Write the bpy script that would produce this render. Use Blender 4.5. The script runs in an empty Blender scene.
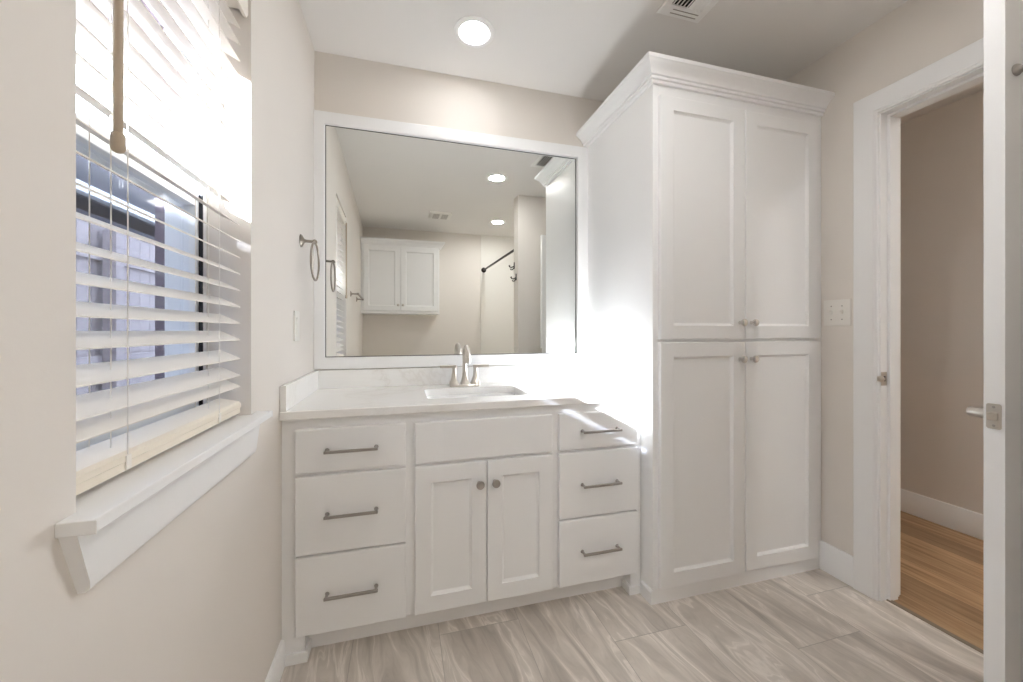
import bpy, math, random
from mathutils import Vector, Matrix
random.seed(7)
C = bpy.context.scene.collection
SC = bpy.context.scene
PI = math.pi
# ------------------------------------------------------------------ camera, sky, sun, exposure
FPX, V0, YAW, HCAM = 391.83, 330.6, 0.2733, 1.13
cd = bpy.data.cameras.new('camera')
cd.sensor_fit = 'HORIZONTAL'; cd.sensor_width = 36.0
cd.lens = FPX * 36.0 / 1023.0
cd.shift_x = 0.0
cd.shift_y = -(341.0 - V0) / 1023.0
cd.clip_start = 0.02
cam = bpy.data.objects.new('camera', cd); C.objects.link(cam)
cam.location = (0, 0, HCAM); cam.rotation_euler = (PI / 2, 0, -YAW)
SC.camera = cam

w = bpy.data.worlds.new('sky'); SC.world = w; w.use_nodes = True
bg = w.node_tree.nodes['Background']
bg.inputs[0].default_value = (0.80, 0.90, 1.0, 1); bg.inputs[1].default_value = 1.2

sd = bpy.data.lights.new('sun', 'SUN'); sd.energy = 13.0; sd.angle = math.radians(0.6); sd.color = (0.96, 0.985, 1.0)
sun = bpy.data.objects.new('sun', sd); C.objects.link(sun)
SUN = Vector((1.0, 0.51, -0.52)).normalized()
sun.rotation_euler = SUN.to_track_quat('-Z', 'Y').to_euler(); sun.location = (-6, -3, 5)
LAMP = 75.0         # radiance of the recessed lenses
SC.view_settings.view_transform = 'Standard'; SC.view_settings.look = 'None'
SC.view_settings.gamma = 1.0; SC.view_settings.use_curve_mapping = False
SC.view_settings.exposure = 2.85
cy = SC.cycles
cy.max_bounces = 16; cy.diffuse_bounces = 12; cy.glossy_bounces = 6; cy.transparent_max_bounces = 24
cy.caustics_reflective = False; cy.sample_clamp_indirect = 8.0; cy.use_denoising = True
cy.use_adaptive_sampling = False; cy.use_guiding = True

# ------------------------------------------------------------------ materials
def mat(name, col, rough=0.5, metal=0.0, spec=0.5, emit=None):
    m = bpy.data.materials.new(name); m.use_nodes = True
    b = m.node_tree.nodes['Principled BSDF']
    b.inputs['Base Color'].default_value = (*col, 1); b.inputs['Roughness'].default_value = rough
    b.inputs['Metallic'].default_value = metal; b.inputs['Specular IOR Level'].default_value = spec
    if emit:
        b.inputs['Emission Color'].default_value = (*emit[0], 1); b.inputs['Emission Strength'].default_value = emit[1]
    return m
class NT:
    """small helper to wire nodes"""
    def __init__(s, m): s.t = m.node_tree; s.b = s.t.nodes['Principled BSDF']
    def n(s, kind, **kw):
        x = s.t.nodes.new(kind)
        for k, v in kw.items(): setattr(x, k, v)
        return x
    def l(s, a, b): s.t.links.new(a, b)
    def math(s, op, a, b=None):
        x = s.n('ShaderNodeMath', operation=op)
        for i, q in enumerate((a, b)):
            if q is None: continue
            if isinstance(q, (int, float)): x.inputs[i].default_value = q
            else: s.l(q, x.inputs[i])
        return x.outputs[0]
    def ramp(s, fac, stops):
        r = s.n('ShaderNodeValToRGB'); e = r.color_ramp.elements
        while len(e) < len(stops): e.new(0.5)
        for el, (p, c) in zip(e, stops): el.position = p; el.color = (*c, 1)
        s.l(fac, r.inputs[0]); return r.outputs[0]
    def mix(s, f, a, b, mode='MIX'):
        x = s.n('ShaderNodeMix', data_type='RGBA', blend_type=mode)
        for i, q in ((0, f), (6, a), (7, b)):
            if isinstance(q, (int, float)): x.inputs[i].default_value = q
            elif isinstance(q, tuple): x.inputs[i].default_value = (*q, 1)
            else: s.l(q, x.inputs[i])
        return x.outputs[2]
    def pos(s): return s.n('ShaderNodeNewGeometry').outputs['Position']
    def noise(s, vec, scale, detail=3, rough=0.5, dist=0.0):
        x = s.n('ShaderNodeTexNoise'); s.l(vec, x.inputs['Vector'])
        x.inputs['Scale'].default_value = scale; x.inputs['Detail'].default_value = detail
        x.inputs['Roughness'].default_value = rough; x.inputs['Distortion'].default_value = dist
        return x.outputs[0]
    def bump(s, h, strength=0.2, dist=0.002):
        x = s.n('ShaderNodeBump'); x.inputs['Strength'].default_value = strength; x.inputs['Distance'].default_value = dist
        s.l(h, x.inputs['Height']); s.l(x.outputs[0], s.b.inputs['Normal'])

def paint(name, col, rough, bump):
    m = mat(name, col, rough, spec=0.3); t = NT(m); p = t.pos()
    n = t.noise(p, 3.0, 2)
    t.l(t.mix(n, tuple(c * 0.985 for c in col), tuple(min(1, c * 1.015) for c in col)), t.b.inputs['Base Color'])
    if bump: t.bump(t.noise(p, 220.0, 2), bump, 0.001)
    return m
WALL = paint('greige_wall_paint', (0.765, 0.725, 0.68), 0.75, 0.12)
CEIL = paint('ceiling_paint', (0.815, 0.80, 0.78), 0.85, 0.1)
WHITE = paint('white_cabinet_enamel', (0.868, 0.872, 0.874), 0.35, 0)
TRIM = paint('white_trim_enamel', (0.868, 0.870, 0.872), 0.4, 0)
SLAT = paint('cream_blind_plastic', (0.84, 0.80, 0.74), 0.5, 0)
RAIL = paint('cream_bottom_rail', (0.84, 0.77, 0.66), 0.45, 0)
VINYL = mat('white_vinyl', (0.82, 0.85, 0.88), 0.35)
NICKEL = mat('brushed_nickel', (0.60, 0.565, 0.52), 0.28, 1.0)
CHROME = mat('polished_nickel', (0.72, 0.70, 0.67), 0.12, 1.0)
ANTIQ = mat('antique_nickel', (0.33, 0.295, 0.255), 0.33, 1.0)
DNICK = mat('dark_brushed_nickel', (0.42, 0.395, 0.37), 0.32, 1.0)
BRONZE = mat('oil_rubbed_bronze', (0.035, 0.028, 0.024), 0.4, 0.7)
DARK = mat('dark_void', (0.02, 0.02, 0.02), 0.9)
MIRROR = mat('silvered_glass', (0.90, 0.915, 0.895), 0.0, 1.0)
PLASTIC = mat('white_plastic', (0.82, 0.80, 0.76), 0.35)
VENT = mat('white_enamelled_steel', (0.90, 0.90, 0.89), 0.4)
CERAMIC = mat('white_porcelain', (0.88, 0.88, 0.87), 0.08)
SURROUND = paint('white_shower_surround', (0.83, 0.81, 0.77), 0.25, 0)
CORD = mat('white_cord', (0.80, 0.77, 0.72), 0.8)
WAND = paint('almond_wand', (0.47, 0.385, 0.29), 0.45, 0)
GASKET = mat('black_gasket', (0.015, 0.017, 0.025), 0.6)
def lens(k): return mat('lit_lens', (0.9, 0.9, 0.9), 0.5, emit=((1.0, 0.995, 0.985), LAMP * k))
LENS_DIM, LENS, LENS_BRIGHT, LENS_HALL_FILL = lens(0.11), lens(0.30), lens(0.48), lens(0.70)  # the last lens belongs to the added hall fill lamp

def quartz():
    m = mat('white_quartz', (0.86, 0.855, 0.84), 0.16); t = NT(m); p = t.pos()
    d = t.noise(p, 2.6, 5, 0.6, 0.6)
    v = t.math('ABSOLUTE', t.math('SUBTRACT', d, 0.5))
    r = t.ramp(v, [(0.0, (0.79, 0.775, 0.75)), (0.012, (0.84, 0.83, 0.81)), (0.045, (0.87, 0.865, 0.85))])
    big = t.noise(p, 1.7, 2)
    f = t.ramp(big, [(0.42, (0, 0, 0)), (0.6, (1, 1, 1))])
    t.l(t.mix(f, (0.87, 0.865, 0.85), r), t.b.inputs['Base Color'])
    return m
QUARTZ = quartz()

def floor_tile():
    m = mat('grey_vein_tile', (0.45, 0.41, 0.37), 0.38); t = NT(m)
    sp = t.n('ShaderNodeSeparateXYZ'); t.l(t.pos(), sp.inputs[0]); x, y = sp.outputs[0], sp.outputs[1]
    cx = t.math('DIVIDE', t.math('SUBTRACT', x, 1.66), 0.305)
    k = t.math('FLOOR', cx); fx = t.math('SUBTRACT', cx, k)
    cyy = t.math('DIVIDE', t.math('SUBTRACT', t.math('SUBTRACT', y, 1.268), t.math('MULTIPLY', k, 0.2033)), 0.61)
    j = t.math('FLOOR', cyy); fy = t.math('SUBTRACT', cyy, j)
    gx = t.math('LESS_THAN', t.math('MINIMUM', fx, t.math('SUBTRACT', 1.0, fx)), 0.0035)
    gy = t.math('LESS_THAN', t.math('MINIMUM', fy, t.math('SUBTRACT', 1.0, fy)), 0.002)
    g = t.math('MAXIMUM', gx, gy)
    idv = t.n('ShaderNodeCombineXYZ'); t.l(k, idv.inputs[0]); t.l(j, idv.inputs[1])
    wn = t.n('ShaderNodeTexWhiteNoise', noise_dimensions='2D'); t.l(idv.outputs[0], wn.inputs['Vector'])
    off = t.math('MULTIPLY', wn.outputs['Value'], 9.0)
    # drifting bands that run along the tile's long side
    v = t.n('ShaderNodeCombineXYZ')
    t.l(t.math('ADD', t.math('ADD', x, t.math('MULTIPLY', y, 0.16)), off), v.inputs[0]); t.l(t.math('MULTIPLY', y, 0.22), v.inputs[1]); t.l(off, v.inputs[2])
    warp = t.noise(v.outputs[0], 5.0, 3, 0.55)
    v2 = t.n('ShaderNodeCombineXYZ')
    t.l(t.math('ADD', t.math('MULTIPLY', t.math('ADD', x, t.math('MULTIPLY', y, 0.16)), 1.0), t.math('ADD', off, t.math('MULTIPLY', warp, 0.38))), v2.inputs[0])
    t.l(t.math('MULTIPLY', y, 0.10), v2.inputs[1])
    bands = t.noise(v2.outputs[0], 11.0, 6, 0.62, 0.15)
    col = t.ramp(bands, [(0.30, (0.240, 0.204, 0.174)), (0.40, (0.396, 0.348, 0.306)), (0.48, (0.552, 0.498, 0.444)), (0.53, (0.648, 0.588, 0.528)),
                         (0.555, (0.840, 0.780, 0.720)), (0.58, (0.600, 0.546, 0.492)), (0.65, (0.456, 0.408, 0.360)), (0.72, (0.324, 0.282, 0.246))])
    fine = t.noise(v2.outputs[0], 60.0, 4, 0.6, 0.3)
    col = t.mix(0.36, col, t.ramp(fine, [(0.3, (0.516, 0.474, 0.432)), (0.7, (0.744, 0.696, 0.636))]))
    tone = t.math('ADD', 0.93, t.math('MULTIPLY', wn.outputs['Value'], 0.14))
    tc = t.n('ShaderNodeCombineXYZ')
    for i in range(3): t.l(tone, tc.inputs[i])
    col = t.mix(1.0, col, tc.outputs[0], 'MULTIPLY')
    col = t.mix(g, col, (0.38, 0.35, 0.315))
    t.l(col, t.b.inputs['Base Color'])
    t.bump(t.math('SUBTRACT', 1.0, g), 0.5, 0.001)
    return m
TILE = floor_tile()

def wood_floor():
    m = mat('oak_plank', (0.5, 0.34, 0.2), 0.4); t = NT(m)
    sp = t.n('ShaderNodeSeparateXYZ'); t.l(t.pos(), sp.inputs[0]); x, y = sp.outputs[0], sp.outputs[1]
    c = t.math('DIVIDE', x, 0.15); k = t.math('FLOOR', c); fx = t.math('SUBTRACT', c, k)
    wn = t.n('ShaderNodeTexWhiteNoise', noise_dimensions='1D'); t.l(k, wn.inputs['W'])
    cy2 = t.math('ADD', t.math('DIVIDE', y, 1.2), t.math('MULTIPLY', wn.outputs['Value'], 5.0))
    j = t.math('FLOOR', cy2); fy = t.math('SUBTRACT', cy2, j)
    idv = t.n('ShaderNodeCombineXYZ'); t.l(k, idv.inputs[0]); t.l(j, idv.inputs[1])
    w2 = t.n('ShaderNodeTexWhiteNoise', noise_dimensions='2D'); t.l(idv.outputs[0], w2.inputs['Vector'])
    v = t.n('ShaderNodeCombineXYZ'); t.l(t.math('ADD', x, t.math('MULTIPLY', w2.outputs['Value'], 7.0)), v.inputs[0]); t.l(t.math('MULTIPLY', y, 0.07), v.inputs[1])
    gr = t.noise(v.outputs[0], 38.0, 5, 0.6, 0.4)
    col = t.ramp(gr, [(0.3, (0.27, 0.155, 0.075)), (0.5, (0.43, 0.27, 0.145)), (0.7, (0.56, 0.38, 0.22))])
    tone = t.math('ADD', 0.8, t.math('MULTIPLY', w2.outputs['Value'], 0.4))
    tc = t.n('ShaderNodeCombineXYZ')
    for i in range(3): t.l(tone, tc.inputs[i])
    col = t.mix(1.0, col, tc.outputs[0], 'MULTIPLY')
    seam = t.math('MAXIMUM', t.math('LESS_THAN', fx, 0.014), t.math('LESS_THAN', fy, 0.002))
    t.l(t.mix(seam, col, (0.16, 0.09, 0.045)), t.b.inputs['Base Color'])
    return m
WOOD = wood_floor()

def fence_wood(name, a, b, step):
    m = mat(name, a, 0.8); t = NT(m); sp = t.n('ShaderNodeSeparateXYZ'); t.l(t.pos(), sp.inputs[0])
    k = t.math('FLOOR', t.math('DIVIDE', sp.outputs[1], step))
    wn = t.n('ShaderNodeTexWhiteNoise', noise_dimensions='1D'); t.l(k, wn.inputs['W'])
    v = t.n('ShaderNodeCombineXYZ'); t.l(t.math('ADD', sp.outputs[1], wn.outputs['Value']), v.inputs[1]); t.l(t.math('MULTIPLY', sp.outputs[2], 0.08), v.inputs[2])
    g = t.noise(v.outputs[0], 40.0, 4, 0.6)
    f = t.math('ADD', t.math('MULTIPLY', g, 0.6), t.math('MULTIPLY', wn.outputs['Value'], 0.4))
    t.l(t.mix(f, a, b), t.b.inputs['Base Color']); return m
FENCE = fence_wood('weathered_fence_wood', (0.15, 0.125, 0.135), (0.40, 0.36, 0.36), 0.14)

def brick(name, c1, c2, mortar, axis='X'):
    m = mat(name, c1, 0.85); t = NT(m)
    sp = t.n('ShaderNodeSeparateXYZ'); t.l(t.pos(), sp.inputs[0])
    v = t.n('ShaderNodeCombineXYZ'); t.l(sp.outputs[1] if axis == 'X' else sp.outputs[0], v.inputs[0]); t.l(sp.outputs[2], v.inputs[1])
    b = t.n('ShaderNodeTexBrick'); t.l(v.outputs[0], b.inputs['Vector'])
    b.inputs['Color1'].default_value = (*c1, 1); b.inputs['Color2'].default_value = (*c2, 1); b.inputs['Mortar'].default_value = (*mortar, 1)
    b.inputs['Scale'].default_value = 1.0; b.inputs['Brick Width'].default_value = 0.2; b.inputs['Row Height'].default_value = 0.075; b.inputs['Mortar Size'].default_value = 0.006
    t.l(b.outputs[0], t.b.inputs['Base Color']); return m
BRICK = brick('own_wall_brick', (0.16, 0.12, 0.16), (0.24, 0.19, 0.22), (0.32, 0.29, 0.30))
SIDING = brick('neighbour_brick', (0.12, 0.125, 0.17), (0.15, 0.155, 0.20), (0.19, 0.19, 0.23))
SHINGLE = brick('dark_shingle', (0.024, 0.021, 0.026), (0.042, 0.038, 0.045), (0.014, 0.014, 0.016))
GROUND = fence_wood('dry_grass', (0.16, 0.15, 0.08), (0.24, 0.22, 0.12), 0.02)

def thin(name, trans, col, gloss):
    """thin sheet: mostly see-through, a little reflection or weave"""
    m = bpy.data.materials.new(name); m.use_nodes = True; t = m.node_tree; t.nodes.clear()
    o = t.nodes.new('ShaderNodeOutputMaterial'); mx = t.nodes.new('ShaderNodeMixShader')
    a = t.nodes.new('ShaderNodeBsdfTransparent'); a.inputs[0].default_value = (*trans, 1)
    if gloss:
        b = t.nodes.new('ShaderNodeBsdfGlossy'); b.inputs['Roughness'].default_value = 0.02
        mx.inputs[0].default_value = 0.05
    else:
        b = t.nodes.new('ShaderNodeBsdfDiffuse'); mx.inputs[0].default_value = 0.38
    b.inputs[0].default_value = (*col, 1)
    t.links.new(a.outputs[0], mx.inputs[1]); t.links.new(b.outputs[0], mx.inputs[2]); t.links.new(mx.outputs[0], o.inputs[0])
    return m
GLASS = thin('window_glass', (0.97, 0.98, 1.0), (1, 1, 1), True)
SCREEN = thin('insect_screen_mesh', (0.92, 0.94, 1.0), (0.06, 0.06, 0.07), False)

# ------------------------------------------------------------------ mesh helpers
WL = {}
class MB:
    def __init__(s): s.v = []; s.f = []
    def add(s, vs, fs):
        o = len(s.v); s.v += [tuple(q) for q in vs]; s.f += [tuple(i + o for i in f) for f in fs]; return s
    def box(s, x0, x1, y0, y1, z0, z1):
        return s.add([(x, y, z) for x in (x0, x1) for y in (y0, y1) for z in (z0, z1)],
                     [(0, 1, 3, 2), (4, 6, 7, 5), (0, 4, 5, 1), (2, 3, 7, 6), (0, 2, 6, 4), (1, 5, 7, 3)])
    def prism(s, pts, axis, a, b):
        """closed outline pts (2-D) swept from a to b along axis 'x' (pts=y,z) 'y' (pts=x,z) or 'z' (pts=x,y)"""
        def P(p, q): return {'x': (q, p[0], p[1]), 'y': (p[0], q, p[1]), 'z': (p[0], p[1], q)}[axis]
        n = len(pts)
        return s.add([P(p, a) for p in pts] + [P(p, b) for p in pts],
                     [tuple(range(n)), tuple(range(2 * n - 1, n - 1, -1))] + [(i, i + n, (i + 1) % n + n, (i + 1) % n) for i in range(n)])
    def lathe(s, prof, origin, axis, n=24):
        """prof: list of (radius, height) along axis vector from origin"""
        a = Vector(axis).normalized(); u = a.orthogonal().normalized(); w_ = a.cross(u); o = Vector(origin)
        vs = []
        for r, h in prof:
            for i in range(n):
                t = 2 * PI * i / n; vs.append(o + a * h + (u * math.cos(t) + w_ * math.sin(t)) * max(r, 1e-5))
        fs = [(j * n + i, j * n + (i + 1) % n, (j + 1) * n + (i + 1) % n, (j + 1) * n + i) for j in range(len(prof) - 1) for i in range(n)]
        fs += [tuple(range(n - 1, -1, -1)), tuple((len(prof) - 1) * n + i for i in range(n))]
        return s.add(vs, fs)
    def tube(s, path, r, n=12, closed=False):
        path = [Vector(p) for p in path]; m = len(path); rs = r if isinstance(r, (list, tuple)) else [r] * m
        vs = []; ref = None
        for i, p in enumerate(path):
            if closed: d = path[(i + 1) % m] - path[i - 1]
            else: d = path[min(i + 1, m - 1)] - path[max(i - 1, 0)]
            d.normalize()
            if ref is None: ref = d.orthogonal().normalized()
            ref = (ref - d * ref.dot(d)).normalized(); b = d.cross(ref)
            for k in range(n):
                t = 2 * PI * k / n; vs.append(p + (ref * math.cos(t) + b * math.sin(t)) * rs[i])
        fs = [(i * n + k, i * n + (k + 1) % n, ((i + 1) % m) * n + (k + 1) % n, ((i + 1) % m) * n + k) for i in range(m if closed else m - 1) for k in range(n)]
        if not closed: fs += [tuple(range(n - 1, -1, -1)), tuple((m - 1) * n + k for k in range(n))]
        return s.add(vs, fs)
    def loops(s, rings, cap0=True, cap1=True):
        n = len(rings[0]); vs = [p for r in rings for p in r]
        fs = [(j * n + i, j * n + (i + 1) % n, (j + 1) * n + (i + 1) % n, (j + 1) * n + i) for j in range(len(rings) - 1) for i in range(n)]
        if cap0: fs.append(tuple(range(n - 1, -1, -1)))
        if cap1: fs.append(tuple((len(rings) - 1) * n + i for i in range(n)))
        return s.add(vs, fs)
def obj(name, mb, m, parent=None, bevel=0.0, smooth=True, angle=40, segs=2):
    me = bpy.data.meshes.new(name)
    xs = list(zip(*mb.v)); c = Vector([(min(q) + max(q)) / 2 for q in xs])
    me.from_pydata([tuple(Vector(q) - c) for q in mb.v], [], mb.f); me.update()
    import bmesh
    b = bmesh.new(); b.from_mesh(me); bmesh.ops.recalc_face_normals(b, faces=b.faces)
    if smooth:
        for f in b.faces: f.smooth = True
        for e in b.edges:
            if len(e.link_faces) == 2 and e.calc_face_angle(0) > math.radians(angle): e.smooth = False
    b.to_mesh(me); b.free()
    me.materials.append(m)
    o = bpy.data.objects.new(name, me); C.objects.link(o)
    WL[o] = c
    if parent is not None:
        o.parent = parent; o.location = c - WL[parent]
    else: o.location = c
    if bevel:
        bv = o.modifiers.new('bevel', 'BEVEL'); bv.width = bevel; bv.segments = segs; bv.limit_method = 'ANGLE'; bv.angle_limit = math.radians(35); bv.harden_normals = True
    return o
def thing(name, label, cat, loc=(0, 0, 0), group=None):
    o = bpy.data.objects.new(name, None); C.objects.link(o); o.location = loc; o.empty_display_size = 0.05
    WL[o] = Vector(loc); tag(o, label, cat, group); return o
def tag(o, label, cat, group=None):
    o['label'] = label; o['category'] = cat
    if group: o['group'] = group
    return o
def struct(o, label=None):
    o['kind'] = 'structure'
    if label: o['label'] = label
    return o
def sroot(name, loc=(0, 0, 0), label=None):
    o = bpy.data.objects.new(name, None); C.objects.link(o); o.location = loc; WL[o] = Vector(loc); return struct(o, label)

# ------------------------------------------------------------------ room dimensions (metres)
XL, XR, YB, YR, ZC = -0.391, 1.925, 2.005, -1.25, 2.433
WY0, WY1, WZ0, WZ1 = 0.617, 1.206, 0.884, 2.03        # window opening
XO = -0.575                                          # back of the inner wall
DY1, DH = 1.158, 2.035                               # door latch jamb, head
HX, HXE = 2.035, 3.03                                # hall
# floor, ceiling, walls
struct(obj('floor', MB().box(XO, 1.965, YR - 0.12, YB + 0.12, -0.1, 0), TILE, smooth=False), 'grey veined tile floor of the bathroom')
struct(obj('floor_hall', MB().box(1.965, HXE + 0.12, YR - 0.12, 3.6, -0.1, -0.001), WOOD, smooth=False), 'brown oak plank floor beyond the doorway')
struct(obj('ceiling', MB().box(XO - 0.3, HXE + 0.12, YR - 0.12, 3.6, ZC, ZC + 0.15), CEIL, smooth=False), 'flat painted ceiling')
struct(obj('wall_back', MB().box(XO, HX, YB, YB + 0.12, 0, ZC), WALL, smooth=False), 'greige wall behind the vanity mirror')
struct(obj('wall_rear', MB().box(XO, HX, YR - 0.12, YR, 0, ZC), WALL, smooth=False), 'wall facing the mirror')
mb = MB()
mb.box(XO, XL, YR, WY0, 0, ZC); mb.box(XO, XL, WY1, YB, 0, ZC); mb.box(XO, XL, WY0, WY1, 0, WZ0); mb.box(XO, XL, WY0, WY1, WZ1, ZC)
struct(obj('wall_left', mb, WALL, smooth=False), 'greige wall with the window')
mb = MB(); XB = -0.605
mb.box(XB, XO, YR, WY0 + 0.0, -0.4, ZC); mb.box(XB, XO, WY1, YB, -0.4, ZC); mb.box(XB, XO, WY0, WY1, -0.4, WZ0 + 0.01); mb.box(XB, XO, WY0, WY1, 1.91, ZC)
struct(obj('wall_outside', mb, BRICK, smooth=False), 'brick outer face of the window wall')
mb = MB()
DY0 = 0.50
mb.box(XR, HX, DY1 + 0.012, YB, 0, ZC); mb.box(XR, HX, YR, DY0 - 0.012, 0, ZC); mb.box(XR, HX, DY0 - 0.012, DY1 + 0.012, DH + 0.012, ZC)
struct(obj('wall_right', mb, WALL, smooth=False), 'greige wall with the doorway')
struct(obj('wall_partition', MB().box(1.115, XR, 0.262, 0.405, 0, ZC), WALL, smooth=False), 'short wing wall at the end of the shower')
struct(obj('wall_hall', MB().box(HXE, HXE + 0.12, YR - 0.12, 3.6, 0, ZC), WALL, smooth=False), 'hall wall seen through the doorway')
struct(obj('wall_hall_end', MB().box(HX, HXE, 3.5, 3.6, 0, ZC), WALL, smooth=False))
struct(obj('wall_hall_near', MB().box(HX, HXE, YR - 0.12, YR, 0, ZC), WALL, smooth=False))
struct(obj('wall_hall_side', MB().box(HX - 0.11, HX, YB + 0.12, 3.6, 0, ZC), WALL, smooth=False))
# baseboards
def base_prof(x, s, h, t): return [(x, 0), (x + s * t, 0), (x + s * t, h - 0.006), (x + s * (t - 0.005), h), (x, h)]
struct(obj('baseboard_right', MB().prism(base_prof(XR, -1, 0.132, 0.014), 'y', 1.25, 1.402), TRIM))
struct(obj('baseboard_left', MB().prism(base_prof(XL, 1, 0.09, 0.013), 'y', YR, 1.478), TRIM))
struct(obj('baseboard_hall', MB().prism(base_prof(HXE, -1, 0.135, 0.014), 'y', YR, 3.5), TRIM))

# ------------------------------------------------------------------ door trim (trim_1), door leaf (door_1)
t1 = sroot('trim_1', (XR, DY1, 0), 'white door casing, jamb and stop')
def casing_prof():      # across the face: distance from the opening edge d, thickness
    return [(0.0, 0.0), (0.0, 0.010), (0.004, 0.013), (0.010, 0.013), (0.012, 0.016), (0.085, 0.018), (0.088, 0.016), (0.088, 0.0)]
mb = MB(); pr = casing_prof(); n = len(pr)
e0, e1, eh = DY1 + 0.005, DY0 - 0.005, DH + 0.005
def ring(fn): return [fn(d, t) for d, t in pr]
mb.loops([ring(lambda d, t: (XR - t, e0 + d, 0)), ring(lambda d, t: (XR - t, e0 + d, eh + d)),
          ring(lambda d, t: (XR - t, e1 - d, eh + d)), ring(lambda d, t: (XR - t, e1 - d, 0))])
obj('casing', mb, TRIM, t1, angle=25)
mb = MB()
mb.box(XR - 0.001, HX + 0.001, DY1, DY1 + 0.012, 0, DH + 0.012); mb.box(XR - 0.001, HX + 0.001, DY0 - 0.012, DY0, 0, DH + 0.012); mb.box(XR - 0.001, HX + 0.001, DY0, DY1, DH, DH + 0.012)
obj('jamb', mb, TRIM, t1, bevel=0.001)
mb = MB()
mb.box(XR + 0.037, XR + 0.085, DY1 - 0.011, DY1, 0, DH); mb.box(XR + 0.037, XR + 0.085, DY0, DY0 + 0.011, 0, DH); mb.box(XR + 0.037, XR + 0.085, DY0 + 0.011, DY1 - 0.011, DH - 0.011, DH)
obj('door_stop', mb, TRIM, t1, bevel=0.001)
mb = MB()
mb.box(HX, HX + 0.018, DY1 + 0.005, DY1 + 0.09, 0, DH + 0.09); mb.box(HX, HX + 0.018, DY0 - 0.09, DY0 - 0.005, 0, DH + 0.09); mb.box(HX, HX + 0.018, DY0 - 0.005, DY1 + 0.005, DH + 0.005, DH + 0.09)
obj('hall_casing', mb, TRIM, t1, bevel=0.002)
sp = obj('strike_plate', MB().box(XR + 0.0, XR + 0.034, DY1 - 0.0016, DY1 + 0.001, 0.90, 0.957), NICKEL, t1, bevel=0.0008)
obj('strike_lip', MB().tube([(XR + 0.002, DY1 - 0.001, 0.929), (XR - 0.006, DY1 - 0.0005, 0.929), (XR - 0.013, DY1 + 0.003, 0.929)], [0.013, 0.0125, 0.010]), NICKEL, sp)
obj('strike_hole', MB().box(XR + 0.012, XR + 0.024, DY1 - 0.0022, DY1 - 0.001, 0.918, 0.94), DARK, sp)
# threshold strip
struct(obj('trim_3', MB().box(1.955, 1.975, DY0, DY1, -0.002, 0.004), mat('threshold_strip', (0.25, 0.2, 0.15), 0.5), bevel=0.002), 'thin dark strip between tile and planks')

# door leaf: local frame, hinge at the origin, leaf along +y, hall face x=0, bathroom face x=-0.035
DWID, DTH = 0.632, 0.035
door = sroot('door_1', (0, 0, 0), 'white bathroom door standing open at the right edge')
z0, z1 = 0.012, 2.022
def panel_leaf():
    m = MB(); s_, r_ = 0.115, 0.12
    for xf, sg in ((0.0, 1), (-DTH, -1)):
        openings = [(0.25, 0.98), (0.98 + r_, z1 - r_)]
        # stiles and rails as strips around the two panels
        m.add([(xf, 0, z0), (xf, s_, z0), (xf, s_, z1), (xf, 0, z1)], [(0, 1, 2, 3)])
        m.add([(xf, DWID - s_, z0), (xf, DWID, z0), (xf, DWID, z1), (xf, DWID - s_, z1)], [(0, 1, 2, 3)])
        zz = [z0] + [q for o in openings for q in o] + [z1]
        for a, b in zip(zz[0::2], zz[1::2]): m.add([(xf, s_, a), (xf, DWID - s_, a), (xf, DWID - s_, b), (xf, s_, b)], [(0, 1, 2, 3)])
        for a, b in openings:
            o_ = [(xf, s_, a), (xf, DWID - s_, a), (xf, DWID - s_, b), (xf, s_, b)]; q = 0.014; xi = xf - sg * 0.009
            i_ = [(xi, s_ + q, a + q), (xi, DWID - s_ - q, a + q), (xi, DWID - s_ - q, b - q), (xi, s_ + q, b - q)]
            m.add(o_ + i_, [(k, (k + 1) % 4, (k + 1) % 4 + 4, k + 4) for k in range(4)] + [(4, 5, 6, 7)])
    for a, b in (((0, 0), (-DTH, 0)), ((0, DWID), (-DTH, DWID))):
        m.add([(*a, z0), (*b, z0), (*b, z1), (*a, z1)], [(0, 1, 2, 3)])
    for z in (z0, z1): m.add([(0, 0, z), (-DTH, 0, z), (-DTH, DWID, z), (0, DWID, z)], [(0, 1, 2, 3)])
    return m
obj('door_leaf', panel_leaf(), TRIM, door, smooth=False)
ZL = 0.936
lp = obj('latch_plate', MB().prism([(-DTH / 2 - 0.0125 + a, b) for a, b in ((0.003, ZL - 0.0285), (0.022, ZL - 0.0285), (0.025, ZL - 0.0255), (0.025, ZL + 0.0255), (0.022, ZL + 0.0285), (0.003, ZL + 0.0285), (0, ZL + 0.0255), (0, ZL - 0.0255))], 'y', DWID - 0.001, DWID + 0.0016), NICKEL, door)
obj('latch_bolt', MB().prism([(-DTH / 2 - 0.007, DWID + 0.001), (-DTH / 2 - 0.007, DWID + 0.004), (-DTH / 2 + 0.007, DWID + 0.012), (-DTH / 2 + 0.007, DWID + 0.001)], 'z', ZL - 0.0085, ZL + 0.0085), NICKEL, lp, bevel=0.001)
for dz in (-0.021, 0.021): obj('screw', MB().lathe([(0.0028, 0), (0.0028, 0.0006), (0.0012, 0.0009)], (-DTH / 2, DWID + 0.0014, ZL + dz), (0, 1, 0), 12), DNICK, lp)
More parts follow.
